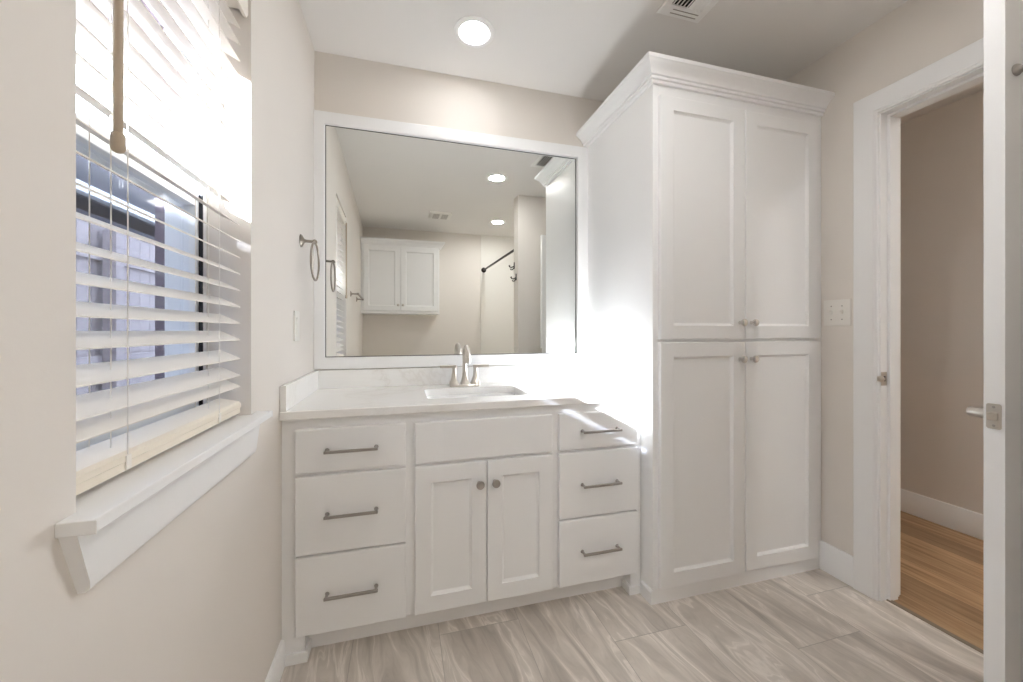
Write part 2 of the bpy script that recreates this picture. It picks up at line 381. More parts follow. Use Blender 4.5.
def lever(sg, xf):
    yb = DWID - (0.070 if sg > 0 else 0.090)
    L = MB(); L.lathe([(0.031, 0), (0.031, 0.006), (0.028, 0.010), (0.012, 0.011)], (xf, yb, ZL - 0.007), (sg, 0, 0), 28)
    r = obj('door_handle', L, NICKEL, door)
    pr_ = 0.064 if sg > 0 else 0.045
    L = MB(); L.lathe([(0.0125, 0.009), (0.0125, pr_ - 0.002), (0.011, pr_)], (xf, yb, ZL - 0.007), (sg, 0, 0), 20)
    xm = xf + sg * (pr_ - 0.011)
    L.tube([(xm, yb, ZL - 0.007), (xm, yb - 0.06, ZL - 0.007), (xm, yb - 0.118, ZL - 0.007)], [0.0115, 0.0115, 0.011], 16)
    obj('lever', L, NICKEL, r)
lever(1, 0.0); lever(-1, -DTH)
hk = MB(); yh, zh = DWID - 0.032, 1.712
hk.lathe([(0.013, 0), (0.013, 0.003), (0.010, 0.007), (0.005, 0.010), (0.005, 0.022)], (-DTH, yh, zh), (-1, 0, 0), 20)
hko = obj('robe_hook', hk, DNICK, door)
obj('hook_arm', MB().tube([(-DTH - 0.018, yh, zh), (-DTH - 0.026, yh - 0.004, zh - 0.010), (-DTH - 0.034, yh - 0.012, zh - 0.017), (-DTH - 0.042, yh - 0.024, zh - 0.016), (-DTH - 0.046, yh - 0.032, zh - 0.008)], [0.0045, 0.0045, 0.0045, 0.0045, 0.006], 12), DNICK, hko)
for zz in (0.2, 1.02, 1.84):
    obj('hinge', MB().lathe([(0.006, 0), (0.006, 0.089)], (-DTH - 0.005, -0.004, zz), (0, 0, 1), 12), NICKEL, door)
door.location = (XR - 0.002, 0.526, 0); door.rotation_euler = (0, 0, math.radians(85.4))

# ------------------------------------------------------------------ window, sill, blind
wn = sroot('window_1', (XO, (WY0 + WY1) / 2, WZ0), 'white vinyl single-hung window in the left wall')
def rect_frame(x0, x1, y0, y1, za, zb, wy, wz0, wz1):
    m = MB(); m.box(x0, x1, y0, y0 + wy, za, zb); m.box(x0, x1, y1 - wy, y1, za, zb); m.box(x0, x1, y0 + wy, y1 - wy, za, za + wz0); m.box(x0, x1, y0 + wy, y1 - wy, zb - wz1, zb); return m
obj('window_frame', rect_frame(XO, -0.492, WY0, WY1, WZ0, WZ1, 0.022, 0.03, 0.03), VINYL, wn, bevel=0.002)
ls = obj('lower_sash', rect_frame(-0.528, -0.500, WY0 + 0.022, WY1 - 0.022, WZ0 + 0.03, 1.478, 0.018, 0.045, 0.034), VINYL, wn, bevel=0.002)
obj('pane', MB().box(-0.516, -0.513, WY0 + 0.04, WY1 - 0.04, WZ0 + 0.075, 1.444), GLASS, ls, smooth=False)
us = obj('upper_sash', rect_frame(-0.560, -0.532, WY0 + 0.022, WY1 - 0.022, 1.446, WZ1 - 0.03, 0.018, 0.034, 0.03), VINYL, wn, bevel=0.002)
obj('pane', MB().box(-0.548, -0.545, WY0 + 0.04, WY1 - 0.04, 1.48, WZ1 - 0.06), GLASS, us, smooth=False)
obj('weatherstrip', MB().box(-0.4995, -0.4915, WY1 - 0.026, WY1 - 0.0215, WZ0 + 0.04, 1.478), GASKET, wn, smooth=False)
obj('insect_screen', MB().box(-0.574, -0.5735, WY0 + 0.022, WY1 - 0.022, WZ0 + 0.03, 1.462), SCREEN, wn, smooth=False)
t2 = sroot('trim_2', (XL, (WY0 + WY1) / 2, 0.8), 'white window stool with apron below')
Z_S = 0.904
stool = MB(); xn = -0.354
stool.prism([(-0.4915, WY0), (XL - 0.0005, WY0), (XL - 0.0005, 0.585), (xn + 0.004, 0.585), (xn, 0.589), (xn, 1.248), (xn + 0.004, 1.252), (XL - 0.0005, 1.252), (XL - 0.0005, WY1), (-0.4915, WY1)], 'z', Z_S - 0.018, Z_S)
obj('stool', stool, TRIM, t2, bevel=0.005, segs=3)
ap = MB(); prof = [(XL, 0.800), (XL + 0.008, 0.800), (XL + 0.014, 0.806), (XL + 0.016, 0.815), (XL + 0.018, Z_S - 0.018), (XL, Z_S - 0.018)]
back = lambda z: (Z_S - 0.018 - z) / 0.086 * 0.029          # the ends are cut back towards the bottom
ap.loops([[(x, 0.590 + back(z), z) for x, z in prof], [(x, 1.222 - back(z), z) for x, z in prof]])
obj('apron', ap, TRIM, t2, angle=30)

bl = thing('window_blind', 'cream horizontal slat blind lowered over the bathroom window', 'blind', (-0.432, (WY0 + WY1) / 2, 0.91))
BY0, BY1, BXI = 0.624, 1.188, -0.410
tilt = math.radians(27.2); SW = 0.050
def slat(zi):
    """inner edge at (BXI, zi), rising towards the window, slightly crowned"""
    cs, sn = math.cos(tilt), math.sin(tilt); top = []; bot = []
    for i in range(7):
        q = i / 6.0; cr = 0.0003 * (1 - (2 * q - 1) ** 2); d = SW * q
        top.append((BXI - d * cs + cr * sn, zi + d * sn + (cr + 0.0012) * cs)); bot.append((BXI - d * cs + cr * sn, zi + d * sn + (cr - 0.0012) * cs))
    return MB().prism(top + bot[::-1], 'y', BY0, BY1)
zs = [0.983, 1.012, 1.056] + [1.1056 + 0.0432 * k for k in range(20)]
for z in zs: obj('slat', slat(z - 0.0), SLAT, bl, angle=30)
zb = 0.914
br = MB(); br.prism([(BXI, zb), (BXI, zb + 0.013), (BXI + 0.002, zb + 0.015), (BXI + 0.002, zb + 0.024), (BXI - 0.003, zb + 0.030), (BXI - 0.047, zb + 0.040), (BXI - 0.050, zb + 0.036), (BXI - 0.050, zb + 0.006), (BXI - 0.046, zb)], 'y', BY0, BY1)
obj('bottom_rail', br, RAIL, bl, angle=25)
hr = MB(); hr.box(-0.462, -0.412, BY0 - 0.004, BY1 + 0.012, 1.985, 2.03)
obj('headrail', hr, SLAT, bl, bevel=0.002)
va = MB(); va.prism([(-0.408, 1.968), (-0.400, 1.968), (-0.396, 1.976), (-0.396, 2.020), (-0.400, 2.029), (-0.408, 2.029)], 'y', BY0 - 0.004, BY1 + 0.014)
obj('valance', va, SLAT, bl, angle=30)
for yc in (0.745, 1.062):
    m = MB()
    m.tube([(BXI + 0.0015, yc, zb + 0.02), (BXI + 0.0015, yc, 1.985)], 0.0009, 6)
    m.tube([(BXI - 0.046, yc, zb + 0.035), (BXI - 0.046, yc, 1.985)], 0.0009, 6)
    obj('ladder_cord', m, CORD, bl)
    obj('lift_cord', MB().tube([(BXI - 0.022, yc + 0.004, zb + 0.035), (BXI - 0.022, yc + 0.004, 1.985)], 0.0009, 6), CORD, bl)
    obj('cord_plug', MB().box(BXI + 0.0005, BXI + 0.0035, yc - 0.006, yc + 0.006, zb + 0.002, zb + 0.024), SLAT, bl, bevel=0.001)
wd = MB(); WX, WYY = -0.384, 0.680
wd.lathe([(0.0055, 0.026), (0.0058, 0.30), (0.0058, 0.585)], (WX, WYY, 1.383), (0, 0, 1), 14)
wo = obj('tilt_wand', wd, WAND, bl)
obj('wand_grip', MB().lathe([(0.003, 0), (0.0065, 0.002), (0.0082, 0.006), (0.0082, 0.024), (0.0062, 0.028)], (WX, WYY, 1.380), (0, 0, 1), 16), WAND, wo)
obj('wand_hook', MB().tube([(WX, WYY, 1.966), (WX, WYY, 1.975), (-0.395, WYY, 1.982), (-0.412, WYY, 1.990)], 0.002, 8), NICKEL, wo)

# ------------------------------------------------------------------ cabinet doors, pulls, knobs
def shaker(x0, x1, z0, z1, yf, th=0.019, st=0.060, rl=0.058, rec=0.010, bv=0.008):
    """frame-and-panel door facing -y"""
    m = MB(); yb = yf + th; c = 0.0025
    R = lambda a, y: [(x0 + a, y, z0 + a), (x1 - a, y, z0 + a), (x1 - a, y, z1 - a), (x0 + a, y, z1 - a)]
    I = lambda a, y: [(x0 + st + a, y, z0 + rl + a), (x1 - st - a, y, z0 + rl + a), (x1 - st - a, y, z1 - rl - a), (x0 + st + a, y, z1 - rl - a)]
    return m.loops([R(0, yb), R(0, yf + c), R(c, yf), I(0, yf), I(0.0015, yf + 0.004), I(bv, yf + rec - 0.001), I(bv + 0.0015, yf + rec)])
def slab(x0, x1, z0, z1, yf, th=0.019):
    c = 0.0025; R = lambda a, y: [(x0 + a, y, z0 + a), (x1 - a, y, z0 + a), (x1 - a, y, z1 - a), (x0 + a, y, z1 - a)]
    return MB().loops([R(0, yf + th), R(0, yf + c), R(c, yf)])
def knob(x, z, yf, parent, r=0.0155, m=CHROME):
    k = MB().lathe([(0.008, 0), (0.007, 0.003), (0.0055, 0.008), (0.006, 0.014), (r * 0.9, 0.019), (r, 0.022), (r, 0.026), (r * 0.93, 0.0285), (r * 0.4, 0.0305)], (x, yf, z), (0, -1, 0), 28)
    return obj('knob', k, m, parent)
def pull(xc, zc, yf, parent, L=0.173):
    h = L / 2; m = MB(); yo = yf - 0.028
    m.box(xc - h, xc + h, yo - 0.005, yo + 0.004, zc - 0.0048, zc + 0.0048)
    o = obj('pull', m, DNICK, parent, bevel=0.0022)
    for s_ in (-1, 1):
        xx = xc + s_ * (h - 0.007)
        obj('post', MB().lathe([(0.0075, 0), (0.006, 0.003), (0.0048, 0.007), (0.0048, 0.026)], (xx, yf, zc), (0, -1, 0), 14), DNICK, o)
    return o

# ------------------------------------------------------------------ vanity
YV = 1.482; YVF = YV - 0.019          # face frame, front of drawer faces
XT = 0.997
van = thing('vanity_cabinet', 'white bathroom vanity with six drawers and two middle doors under white countertop', 'vanity', (0.30, 1.72, 0))
m = MB()
zt, ztk = 0.8295, 0.090
m.box(XL + 0.001, XT - 0.002, YV, YV + 0.02, ztk, zt)                       # face frame sheet
m.box(XL + 0.001, XL + 0.018, YV + 0.02, YB - 0.002, ztk, zt); m.box(XT - 0.02, XT - 0.002, YV + 0.02, YB - 0.002, ztk, zt)
m.box(XL + 0.018, XT - 0.02, YV + 0.02, YB - 0.002, ztk, ztk + 0.018); m.box(XL + 0.018, XT - 0.02, YB - 0.012, YB - 0.002, ztk + 0.018, zt)
obj('carcass', m, WHITE, van, smooth=False)
obj('toe_kick', MB().box(XL + 0.02, XT - 0.02, 1.548, 1.566, 0, ztk), WHITE, van, smooth=False)
sh = MB(); sh.prism([(1.548, 0), (1.536, 0), (1.536, 0.05), (1.540, 0.056), (1.548, 0.058)], 'x', -0.318, 0.944); obj('shoe_moulding', sh, TRIM, van)
for xa, xb, sx in ((XL + 0.001, -0.319, 1), (0.945, XT - 0.002, -1)):
    f = MB(); f.box(xa, xb, YV, 1.548, 0, ztk); fo = obj('foot', f, WHITE, van, smooth=False)
    b = MB(); e = xb + 0.010 if sx > 0 else xb
    s0 = xa if sx > 0 else xa - 0.010
    b.prism([(s0, YV - 0.010), (e, YV - 0.010), (e, 1.535), (xb if sx > 0 else xa - 0.0, 1.535), (xb if sx > 0 else xa, YV), (xa if sx > 0 else xb, YV)] if sx > 0 else
            [(s0, YV - 0.010), (e, YV - 0.010), (e, YV), (xa, YV), (xa, 1.535), (s0, 1.535)], 'z', 0, 0.036)
    obj('foot_moulding', b, TRIM, fo, bevel=0.002)
DZ = [(0.646, 0.794), (0.368, 0.633), (0.096, 0.360)]
for xa, xb in ((-0.346, 0.014), (0.610, 0.970)):
    for za, zc in DZ:
        d = obj('drawer', slab(xa, xb, za, zc, YVF), WHITE, van, angle=25)
        pull((xa + xb) / 2, (za + zc) / 2, YVF, d)
obj('false_front', slab(0.046, 0.581, 0.646, 0.794, YVF), WHITE, van, angle=25)
for xa, xb, kx in ((0.046, 0.3120, 0.2835), (0.3155, 0.581, 0.3445)):
    d = obj('door', shaker(xa, xb, 0.096, 0.633, YVF, st=0.057, rl=0.060), WHITE, van, angle=25)
    knob(kx, 0.552, YVF, d, 0.0155, DNICK)

# countertop with a real sink cutout
SX0, SX1, SY0, SY1 = 0.098, 0.522, 1.575, 1.845
ct = thing('countertop', 'white veined quartz countertop with low splashes on the vanity', 'countertop', (0.30, 1.72, 0.83))
def rrect(x0, x1, y0, y1, r, n=6):
    p = []
    for cx_, cy_, a0 in ((x1 - r, y1 - r, 0), (x0 + r, y1 - r, PI / 2), (x0 + r, y0 + r, PI), (x1 - r, y0 + r, 1.5 * PI)):
        for i in range(n + 1): a = a0 + PI / 2 * i / n; p.append((cx_ + r * math.cos(a), cy_ + r * math.sin(a)))
    return p
YC, ZK0, ZK = 1.457, 0.830, 0.860
ox0, ox1, oy0, oy1 = XL + 0.001, XT - 0.001, YC, YB - 0.001
cxs, cys = (SX0 + SX1) / 2, (SY0 + SY1) / 2
cut = rrect(SX0, SX1, SY0, SY1, 0.03)          # starts at the right side going anticlockwise: 4 corners of 7 points
m = MB(); ch = 0.003
def ringz(z): return [(*p, z) for p in cut]
m.loops([ringz(ZK0), ringz(ZK)], False, False)
for z in (ZK0, ZK):
    yfz = oy0 + ch; q = [(ox1, oy1, z), (ox0, oy1, z), (ox0, yfz, z), (ox1, yfz, z)]; c = [(*p, z) for p in cut]
    for i in range(4):       # fan from each outer corner over its rounded inner corner, then a strip to the next corner
        seg = c[i * 7:i * 7 + 7]; nxt = c[((i + 1) % 4) * 7]
        m.add([q[i]] + seg, [(0, k, k + 1) for k in range(1, 7)])
        m.add([q[i], seg[-1], nxt, q[(i + 1) % 4]], [(0, 1, 2, 3)])
pf = [(oy0 + ch, ZK0), (oy0, ZK0 + ch), (oy0, ZK - ch), (oy0 + ch, ZK)]
for (p1, p2) in zip(pf, pf[1:]): m.add([(ox0, *p1), (ox1, *p1), (ox1, *p2), (ox0, *p2)], [(0, 1, 2, 3)])
m.add([(ox0, oy1, ZK0), (ox1, oy1, ZK0), (ox1, oy1, ZK), (ox0, oy1, ZK)], [(0, 1, 2, 3)])
for xx in (ox0, ox1): m.add([(xx, *p) for p in pf] + [(xx, oy1, ZK), (xx, oy1, ZK0)], [(0, 1, 2, 3, 4, 5)])
obj('worktop', m, QUARTZ, ct, smooth=False)
obj('backsplash', MB().box(XL + 0.0215, XT - 0.001, 1.980, YB - 0.001, ZK + 0.0002, 0.946), QUARTZ, ct, bevel=0.0015)
obj('side_splash', MB().box(XL + 0.001, XL + 0.021, YC + 0.001, YB - 0.001, ZK + 0.0002, 0.946), QUARTZ, ct, bevel=0.0015)

# sink basin
sk = thing('sink', 'white rectangular undermount basin set in the countertop', 'sink', (cxs, cys, 0.68))
m = MB()
rings = []
for off, z in ((-0.012, ZK0 - 0.001), (0.004, ZK0 - 0.001), (0.010, 0.79), (0.018, 0.73), (0.040, 0.692), (0.09, 0.684)):
    rings.append([(*p, z) for p in rrect(SX0 + off, SX1 - off, SY0 + off, SY1 - off, max(0.042 - abs(off) * 0.15, 0.012))])
m.loops(rings, False, True)
rings = [[(*p, z) for p in rrect(SX0 + off, SX1 - off, SY0 + off, SY1 - off, 0.04)] for off, z in ((-0.012, ZK0 - 0.001), (-0.012, ZK0 - 0.014), (-0.002, ZK0 - 0.02), (0.008, 0.72), (0.05, 0.672))]
m.loops(rings, False, True)
obj('basin', m, CERAMIC, sk, angle=50)
obj('drain', MB().lathe([(0.024, 0), (0.024, 0.002), (0.018, 0.003), (0.016, 0.0015), (0.004, 0.002)], (cxs, cys, 0.6845), (0, 0, 1), 24), NICKEL, sk)

# faucet
fx, fy = 0.297, 1.905
fa = thing('faucet', 'brushed nickel two-handle centerset faucet behind the sink', 'faucet', (fx, fy, ZK))
m = MB()
def sq(cx_, cy_, hx, hy, z, r=0.006): return [(*p, z) for p in rrect(cx_ - hx, cx_ + hx, cy_ - hy, cy_ + hy, min(r, hx * 0.6, hy * 0.6), 4)]
m.loops([sq(fx, fy, 0.073, 0.026, ZK), sq(fx, fy, 0.073, 0.026, ZK + 0.006), sq(fx, fy, 0.070, 0.023, ZK + 0.010)])
obj('base_plate', m, NICKEL, fa)
for s_ in (-1, 1):
    hx = fx + s_ * 0.0525
    m = MB(); m.loops([sq(hx, fy, a, a, ZK + z) for a, z in ((0.0225, 0.009), (0.0215, 0.018), (0.016, 0.030), (0.0115, 0.050), (0.0095, 0.075), (0.0095, 0.092))])
    ho = obj('handle', m, NICKEL, fa)
    m = MB(); zl = ZK + 0.096
    def hs(xx, hy, hz): return [(xx, fy - hy, zl - hz), (xx, fy + hy, zl - hz), (xx, fy + hy, zl + hz), (xx, fy - hy, zl + hz)]
    m.loops([hs(hx - s_ * 0.012, 0.010, 0.007), hs(hx + s_ * 0.012, 0.010, 0.007), hs(hx + s_ * 0.040, 0.0085, 0.0068), hs(hx + s_ * 0.068, 0.0085, 0.0065)])
    obj('lever', m, NICKEL, ho, bevel=0.002)
m = MB(); m.loops([sq(fx, fy, a, a, ZK + z) for a, z in ((0.0225, 0.009), (0.0205, 0.018), (0.0155, 0.032), (0.0125, 0.05), (0.0115, 0.07))])
so = obj('spout', m, NICKEL, fa)
path = [(fx, fy, ZK + 0.06), (fx, fy, ZK + 0.12), (fx, fy, ZK + 0.150)]
for i in range(1, 13):
    a = PI * i / 12 * 0.97; path.append((fx, fy - 0.048 + 0.048 * math.cos(a), ZK + 0.150 + 0.042 * math.sin(a)))
path.append((fx, path[-1][1] - 0.001, ZK + 0.128))
obj('spout_neck', MB().tube(path, [0.0115] * 3 + [0.011] * 12 + [0.0125], 16), NICKEL, so)
obj('spout_tip', MB().lathe([(0.0125, 0), (0.0135, 0.002), (0.0135, 0.026), (0.012, 0.029)], (fx, path[-1][1], ZK + 0.118), (0, 0, 1), 20), NICKEL, so)
obj('lift_rod', MB().tube([(fx, fy + 0.019, ZK + 0.008), (fx, fy + 0.019, ZK + 0.10)], 0.0022, 10).lathe([(0.0022, 0), (0.0055, 0.003), (0.0055, 0.010), (0.002, 0.013)], (fx, fy + 0.019, ZK + 0.098), (0, 0, 1), 14), NICKEL, fa)

# ------------------------------------------------------------------ mirror
mi = thing('mirror', 'large wall mirror in a flat white frame above the vanity', 'mirror', (0.296, YB, 0.952))
FX0, FX1, FZ0, FZ1 = XL + 0.001, XT - 0.001, 0.9505, 2.146
GX0, GX1, GZ0, GZ1 = -0.342, 0.934, 1.005, 2.086
def RR(x0, x1, za, zb, y): return [(x0, y, za), (x1, y, za), (x1, y, zb), (x0, y, zb)]
m = MB(); yf = 1.979
m.loops([RR(FX0, FX1, FZ0, FZ1, YB - 0.0005), RR(FX0, FX1, FZ0, FZ1, yf + 0.002), RR(FX0 + 0.002, FX1 - 0.002, FZ0 + 0.002, FZ1 - 0.002, yf),
         RR(GX0 - 0.006, GX1 + 0.006, GZ0 - 0.006, GZ1 + 0.006, yf), RR(GX0, GX1, GZ0, GZ1, yf + 0.003), RR(GX0, GX1, GZ0, GZ1, YB - 0.0005)], False, False)
obj('mirror_frame', m, TRIM, mi, angle=25)
ph = 0.012; gy = lambda x: 1.9935 + (x - 0.296) * math.tan(ph)
m = MB(); a, b = GX0 + 0.0005, GX1 - 0.0005; za, zc = GZ0 + 0.0005, GZ1 - 0.0005
m.add([(a, gy(a), za), (b, gy(b), za), (b, gy(b), zc), (a, gy(a), zc), (a, gy(a) + 0.003, za), (b, gy(b) + 0.003, za), (b, gy(b) + 0.003, zc), (a, gy(a) + 0.003, zc)],
      [(0, 1, 2, 3), (4, 5, 6, 7), (0, 1, 5, 4), (1, 2, 6, 5), (2, 3, 7, 6), (3, 0, 4, 7)])
obj('mirror_glass', m, MIRROR, mi, smooth=False)
m = MB(); e = 0.0035
for x0, x1, z0_, z1_ in ((a, b, za, za + e), (a, b, zc - e, zc), (a, a + e, za + e, zc - e), (b - e, b, za + e, zc - e)):
    m.add([(x0, gy(x0) - 0.0006, z0_), (x1, gy(x1) - 0.0006, z0_), (x1, gy(x1) - 0.0006, z1_), (x0, gy(x0) - 0.0006, z1_)], [(0, 1, 2, 3)])
obj('edge_line', m, mat('mirror_edge', (0.10, 0.10, 0.09), 0.4), mi, smooth=False)  # thin dark border along the rim of the glass

# ------------------------------------------------------------------ tall linen cabinet
YT = 1.399; YTF = YT - 0.019; XTR = XR - 0.001
lc = thing('linen_cabinet', 'tall white linen cabinet with four doors and crown moulding beside the vanity', 'cabinet', ((XT + XTR) / 2, 1.7, 0))
ZT = 2.215
m = MB(); m.box(XT, XTR, YT, YB - 0.0015, 0, ZT - 0.03)
obj('carcass', m, WHITE, lc, bevel=0.0015)
for xa, xb, kx in ((1.021, 1.4525, 1.4235), (1.4565, 1.884, 1.4855)):
    d = obj('door', shaker(xa, xb, 1.094, 2.099, YTF, st=0.063, rl=0.057), WHITE, lc, angle=25); knob(kx, 1.165, YTF, d)
    d = obj('door', shaker(xa, xb, 0.068, 1.081, YTF, st=0.063, rl=0.060), WHITE, lc, angle=25); knob(kx, 1.006, YTF, d)
# crown: profile of (outward, height), mitred at the front left corner
cz = 2.148
cp = [(0.000, 0.0), (0.011, 0.0), (0.011, 0.011), (0.010, 0.0125), (0.019, 0.0135), (0.020, 0.023), (0.018, 0.0245), (0.0255, 0.0265), (0.027, 0.032), (0.034, 0.044), (0.048, 0.056), (0.056, 0.061), (0.058, 0.064), (0.062, 0.066), (0.062, 0.081), (0.0, 0.081)]
m = MB()
m.loops([[(XT - o, YB - 0.0015, cz + h) for o, h in cp], [(XT - o, YT - o, cz + h) for o, h in cp], [(XTR, YT - o, cz + h) for o, h in cp]])
obj('crown_moulding', m, TRIM, lc, angle=30)
obj('top_panel', MB().box(XT + 0.001, XTR, YT + 0.001, YB - 0.002, ZT - 0.029, ZT - 0.012), WHITE, lc, smooth=False)
bp = [(-0.002, 0), (0.010, 0), (0.010, 0.050), (0.006, 0.056), (-0.002, 0.058)]
m = MB(); m.loops([[(XT - o, YV - 0.0105, h) for o, h in bp], [(XT - o, YT - o * 0.2, h) for o, h in bp], [(XTR - 0.014, YT - o * 0.2, h) for o, h in bp]])
obj('base_moulding', m, TRIM, lc, angle=30)

# ------------------------------------------------------------------ wall fittings
def rosette(m, o, ax, r=0.0235):
    m.lathe([(r, 0), (r, 0.003), (r * 0.86, 0.006), (r * 0.55, 0.010), (0.0075, 0.014), (0.006, 0.02)], o, ax, 28); return m
trg = thing('towel_ring', 'brushed nickel towel ring on the left wall beside the mirror', 'towel ring', (XL, 1.748, 1.49))
m = rosette(MB(), (XL, 1.748, 1.492), (1, 0, 0), 0.026); m.tube([(XL + 0.012, 1.748, 1.492), (XL + 0.036, 1.748, 1.491), (XL + 0.052, 1.748, 1.490)], [0.0062, 0.0055, 0.006], 14)
m.lathe([(0.004, -0.011), (0.009, -0.008), (0.0095, 0), (0.009, 0.008), (0.004, 0.011)], (XL + 0.052, 1.748, 1.490), (0, 1, 0), 18)
obj('post', m, ANTIQ, trg)
rc = (XL + 0.052, 1.750, 1.486 - 0.075); R_ = 0.076
obj('ring', MB().tube([(rc[0] + 0.006 * math.sin(a) * 0, rc[1] + R_ * math.cos(a), rc[2] + R_ * math.sin(a)) for a in [2 * PI * i / 48 for i in range(48)]], 0.0042, 10, True), ANTIQ, trg)
tb = thing('towel_bar', 'brushed nickel towel bar on the left wall, seen in the mirror', 'towel bar', (XL, -0.02, 1.45))
for yy in (0.29, -0.32):
    m = rosette(MB(), (XL, yy, 1.452), (1, 0, 0), 0.026); m.tube([(XL + 0.012, yy, 1.452), (XL + 0.062, yy, 1.452)], 0.0065, 12); m.lathe([(0.006, -0.014), (0.0105, -0.010), (0.0105, 0.010), (0.006, 0.014)], (XL + 0.062, yy, 1.452), (0, 1, 0), 16)
    obj('post', m, ANTIQ, tb)
obj('bar', MB().tube([(XL + 0.062, 0.29, 1.452), (XL + 0.062, -0.32, 1.452)], 0.008, 14), ANTIQ, tb)
lsw = thing('light_switch', 'white single switch plate on the left wall by the side splash', 'light switch', (XL, 1.67, 1.147))
obj('plate', MB().box(XL + 0.0002, XL + 0.006, 1.635, 1.705, 1.09, 1.205), PLASTIC, lsw, bevel=0.002)
obj('rocker', MB().prism([(XL + 0.005, 1.115), (XL + 0.0085, 1.115), (XL + 0.007, 1.147), (XL + 0.010, 1.180), (XL + 0.005, 1.180)], 'y', 1.654, 1.687), PLASTIC, lsw)
dsw = thing('switch_plate', 'white double toggle switch plate between tall cabinet and door casing', 'light switch', (XR, 1.327, 1.211))
obj('plate', MB().box(XR - 0.006, XR - 0.0002, 1.269, 1.385, 1.153, 1.271), PLASTIC, dsw, bevel=0.002)
for yy in (1.304, 1.350):
    obj('toggle', MB().prism([(XR - 0.005, 1.204), (XR - 0.005, 1.219), (XR - 0.017, 1.228), (XR - 0.018, 1.221)], 'y', yy - 0.005, yy + 0.005), PLASTIC, dsw, bevel=0.001)
    for zz in (1.181, 1.242): obj('screw', MB().lathe([(0.0032, 0), (0.0028, 0.0012)], (XR - 0.0058, yy, zz), (-1, 0, 0), 10), DNICK, dsw)

# ------------------------------------------------------------------ ceiling fittings
def downlight(x, y, label, lens=LENS):
    t = thing('recessed_light', label, 'ceiling light', (x, y, ZC), 'recessed ceiling lights')
    m = MB(); m.lathe([(0.090, 0), (0.090, 0.003), (0.086, 0.006), (0.068, 0.007), (0.062, 0.002), (0.060, 0.0005)], (x, y, ZC - 0.0002), (0, 0, -1), 40)
    obj('trim_ring', m, VENT, t)
    obj('lens', MB().lathe([(0.060, 0), (0.060, 0.0035), (0.050, 0.005), (0.02, 0.0055)], (x, y, ZC - 0.0012), (0, 0, -1), 32), lens, t)
downlight(0.305, 1.690, 'round recessed ceiling light seen directly above the vanity', LENS_DIM)
downlight(0.812, 0.748, 'round recessed ceiling light, upper of the two seen in the mirror')
downlight(1.170, -0.560, 'round recessed ceiling light, lower of the two seen in the mirror', LENS_BRIGHT)
downlight(2.53, -0.30, 'added fill light in the hall ceiling, out of view beyond the doorway', LENS_HALL_FILL)  # added lamp, unseen, only brightens the hall through the doorway
def grille(name, label, x0, x1, y0, y1, build):
    t = thing(name, label, 'vent', ((x0 + x1) / 2, (y0 + y1) / 2, ZC)); build(t, x0, x1, y0, y1); return t
def register(t, x0, x1, y0, y1):
    z = ZC; b = 0.028
    m = MB(); m.loops([[(*p, zz) for p in ((x0 + i, y0 + i), (x1 - i, y0 + i), (x1 - i, y1 - i), (x0 + i, y1 - i))] for i, zz in ((0, z - 0.0003), (0, z - 0.003), (0.006, z - 0.007))] +
            [[(*p, zz) for p in ((x0 + b, y0 + b), (x1 - b, y0 + b), (x1 - b, y1 - 0.055), (x0 + b, y1 - 0.055))] for zz in (z - 0.007, z - 0.001)], False, False)
    f = obj('face_plate', m, VENT, t, smooth=False)
    obj('duct', MB().box(x0 + b, x1 - b, y0 + b, y1 - 0.055, z - 0.0012, z - 0.0004), DARK, t, smooth=False)
    n = 9
    for i in range(n):
        xc = x0 + b + (x1 - x0 - 2 * b) * (i + 0.5) / n; q = -0.005 if i < n / 2 else 0.0055
        obj('louver', MB().prism([(xc - q - 0.0012, z - 0.0015), (xc - q + 0.0012, z - 0.0015), (xc + q + 0.0012, z - 0.009), (xc + q - 0.0012, z - 0.009)], 'y', y0 + b, y1 - 0.055), VENT, t, smooth=False)
    for k, yy in enumerate((y1 - 0.040, y1 - 0.022)):
        obj('slot', MB().box(x0 + 0.05, x1 - 0.03, yy, yy + 0.004, z - 0.0078, z - 0.0065), mat('slot_shade', (0.35, 0.33, 0.30), 0.8), f, smooth=False)
grille('air_register', 'white rectangular air register in the ceiling in front of the tall cabinet', 1.003, 1.205, 1.06, 1.383, register)
def fan(t, x0, x1, y0, y1):
    z = ZC
    m = MB(); m.loops([[(*p, z - zz) for p in rrect(x0 + i, x1 - i, y0 + i, y1 - i, 0.02)] for i, zz in ((0, 0.0003), (0, 0.010), (0.015, 0.018), (0.025, 0.019))])
    f = obj('cover', m, PLASTIC, t)
    for xa, xb in ((x0 + 0.04, (x0 + x1) / 2 - 0.012), ((x0 + x1) / 2 + 0.012, x1 - 0.04)):
        for k in range(5):
            yy = y0 + 0.045 + k * (y1 - y0 - 0.09) / 4
            obj('slot', MB().box(xa, xb, yy - 0.007, yy + 0.007, z - 0.0198, z - 0.0185), mat('slot_dark', (0.22, 0.2, 0.18), 0.8), f, smooth=False)
grille('exhaust_fan', 'white square exhaust fan cover on the ceiling, seen in the mirror', 0.355, 0.600, -0.60, -0.36, fan)

